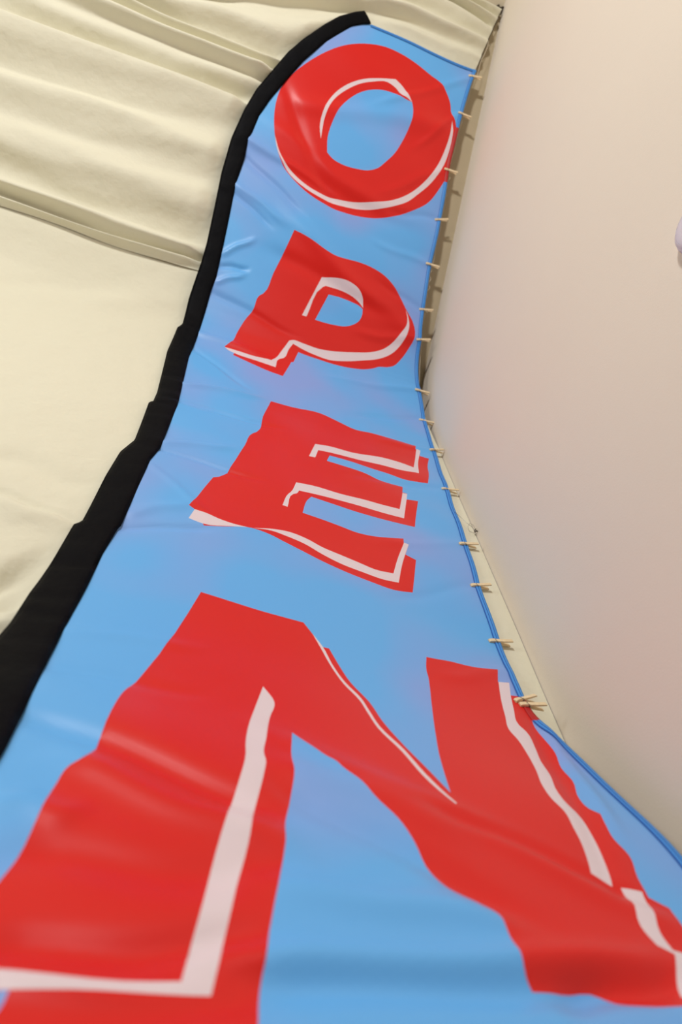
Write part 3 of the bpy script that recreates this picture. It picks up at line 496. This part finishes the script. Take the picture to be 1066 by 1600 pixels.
X_, Y_, Z_ = Vector((1, 0, 0)), Vector((0, 1, 0)), Vector((0, 0, 1))
def hook(c, label, big):
    r = empty('screw_eye', c)
    z0 = Vector((0, 0, 0))
    v, f = join([tube(ring(z0, Y_, Z_, .0045, 16, -2.6, 2.9), .0013, 7), tube([Vector((.003, 0, 0)), Vector((.012, 0, 0)), Vector((XR - c[0] + .004, 0, 0))], .0016, 7)])
    mesh_obj('eye', v, f, M_DARK, r)
    if big:
        w1 = [Vector(p) for p in ((0, -.002, 0), (-.008, -.01, .010), (-.020, -.012, .012), (-.026, -.006, .0), (-.022, 0, -.012), (-.008, .002, -.012), (0, 0, 0), (-.012, -.004, .012), (-.024, -.006, .020), (-.036, -.004, .05), (-.05, 0, .085))]
    else:
        w1 = [Vector(p) for p in ((0, 0, 0), (.001, -.004, .012), (-.003, -.006, .022), (-.008, -.004, .028), (-.004, -.002, .014), (0, 0, 0))]
    v, f = tube(w1, .0005, 5); mesh_obj('wire_loop', v, f, M_METAL, r)
    tag(r, label, 'screw eye')
hook(Vector(W((.935, .955, 3.02))), 'tiny dark screw eye holding the string end near the eighth peg', False)
hook(Vector(W((.951, .975, 1.83))), 'tiny dark screw eye with a looped wire beside the bottom arm of the letter E', True)
cw = empty('curtain_wire', tuple(on(.95, 2.26, .01, DRAPE)))
iw = Matrix.Translation(-Vector(cw.location))
v, f = tube([on(u, 2.275, .004, DRAPE) for u in np.linspace(-2.7, .957, 60)], .0022, 6)
o = mesh_obj('top_wire', v, f, M_DARK, cw); o.matrix_parent_inverse = iw
v, f = tube([on(float(drape_edge(s)) + .004, s, .006, DRAPE) for s in np.linspace(2.275, 1.2, 50)], .0014, 6)
o = mesh_obj('side_wire', v, f, M_DARK, cw); o.matrix_parent_inverse = iw
c = Vector((XR, YC, ZC))
bv = join([box(-.030, -.006, -.004, .004, -.012, -.002), box(-.008, .0, -.008, .010, -.020, .0), box(-.030, -.024, -.006, .03, -.03, -.002)])
o = mesh_obj('bracket', [Vector(q) + c for q in bv[0]], bv[1], M_DARK, cw, smooth=False); o.matrix_parent_inverse = iw
tag(cw, 'thin dark curtain wire along the top edge of the ceiling drape', 'wire')

# ---------------------------------------------------------------- alarm on the right wall
def lathe(prof_, n_=48):
    V = []; F = []
    for x, r in prof_:
        for k in range(n_):
            t = 2 * math.pi * k / n_; V.append((x, r * math.cos(t), r * math.sin(t)))
    for i in range(len(prof_) - 1):
        for k in range(n_):
            k2 = (k + 1) % n_; F.append((i * n_ + k, i * n_ + k2, (i + 1) * n_ + k2, (i + 1) * n_ + k))
    F.append(tuple(range(n_))[::-1]); F.append(tuple((len(prof_) - 1) * n_ + k for k in range(n_)))
    return V, F
al = empty('alarm', (XR, -.100 * S, 1.555 * S + H))
v, f = lathe([(0, .054), (-.006, .055), (-.012, .0545), (-.012, .053), (-.014, .053), (-.020, .050), (-.024, .044), (-.026, .030), (-.0265, .004)])
mesh_obj('housing', v, f, M_PLASTIC, al)
v, f = join([tube([Vector((-.0235, r * math.cos(t), r * math.sin(t))) for t in np.linspace(a, a + .8, 8)], .0008, 5) for r in (.043, .036) for a in np.arange(0, 6.2, 1.05)])
mesh_obj('vent_slot', v, f, M_GRILLE, al)
tag(al, 'white round plastic alarm on the right wall at the frame edge', 'alarm')
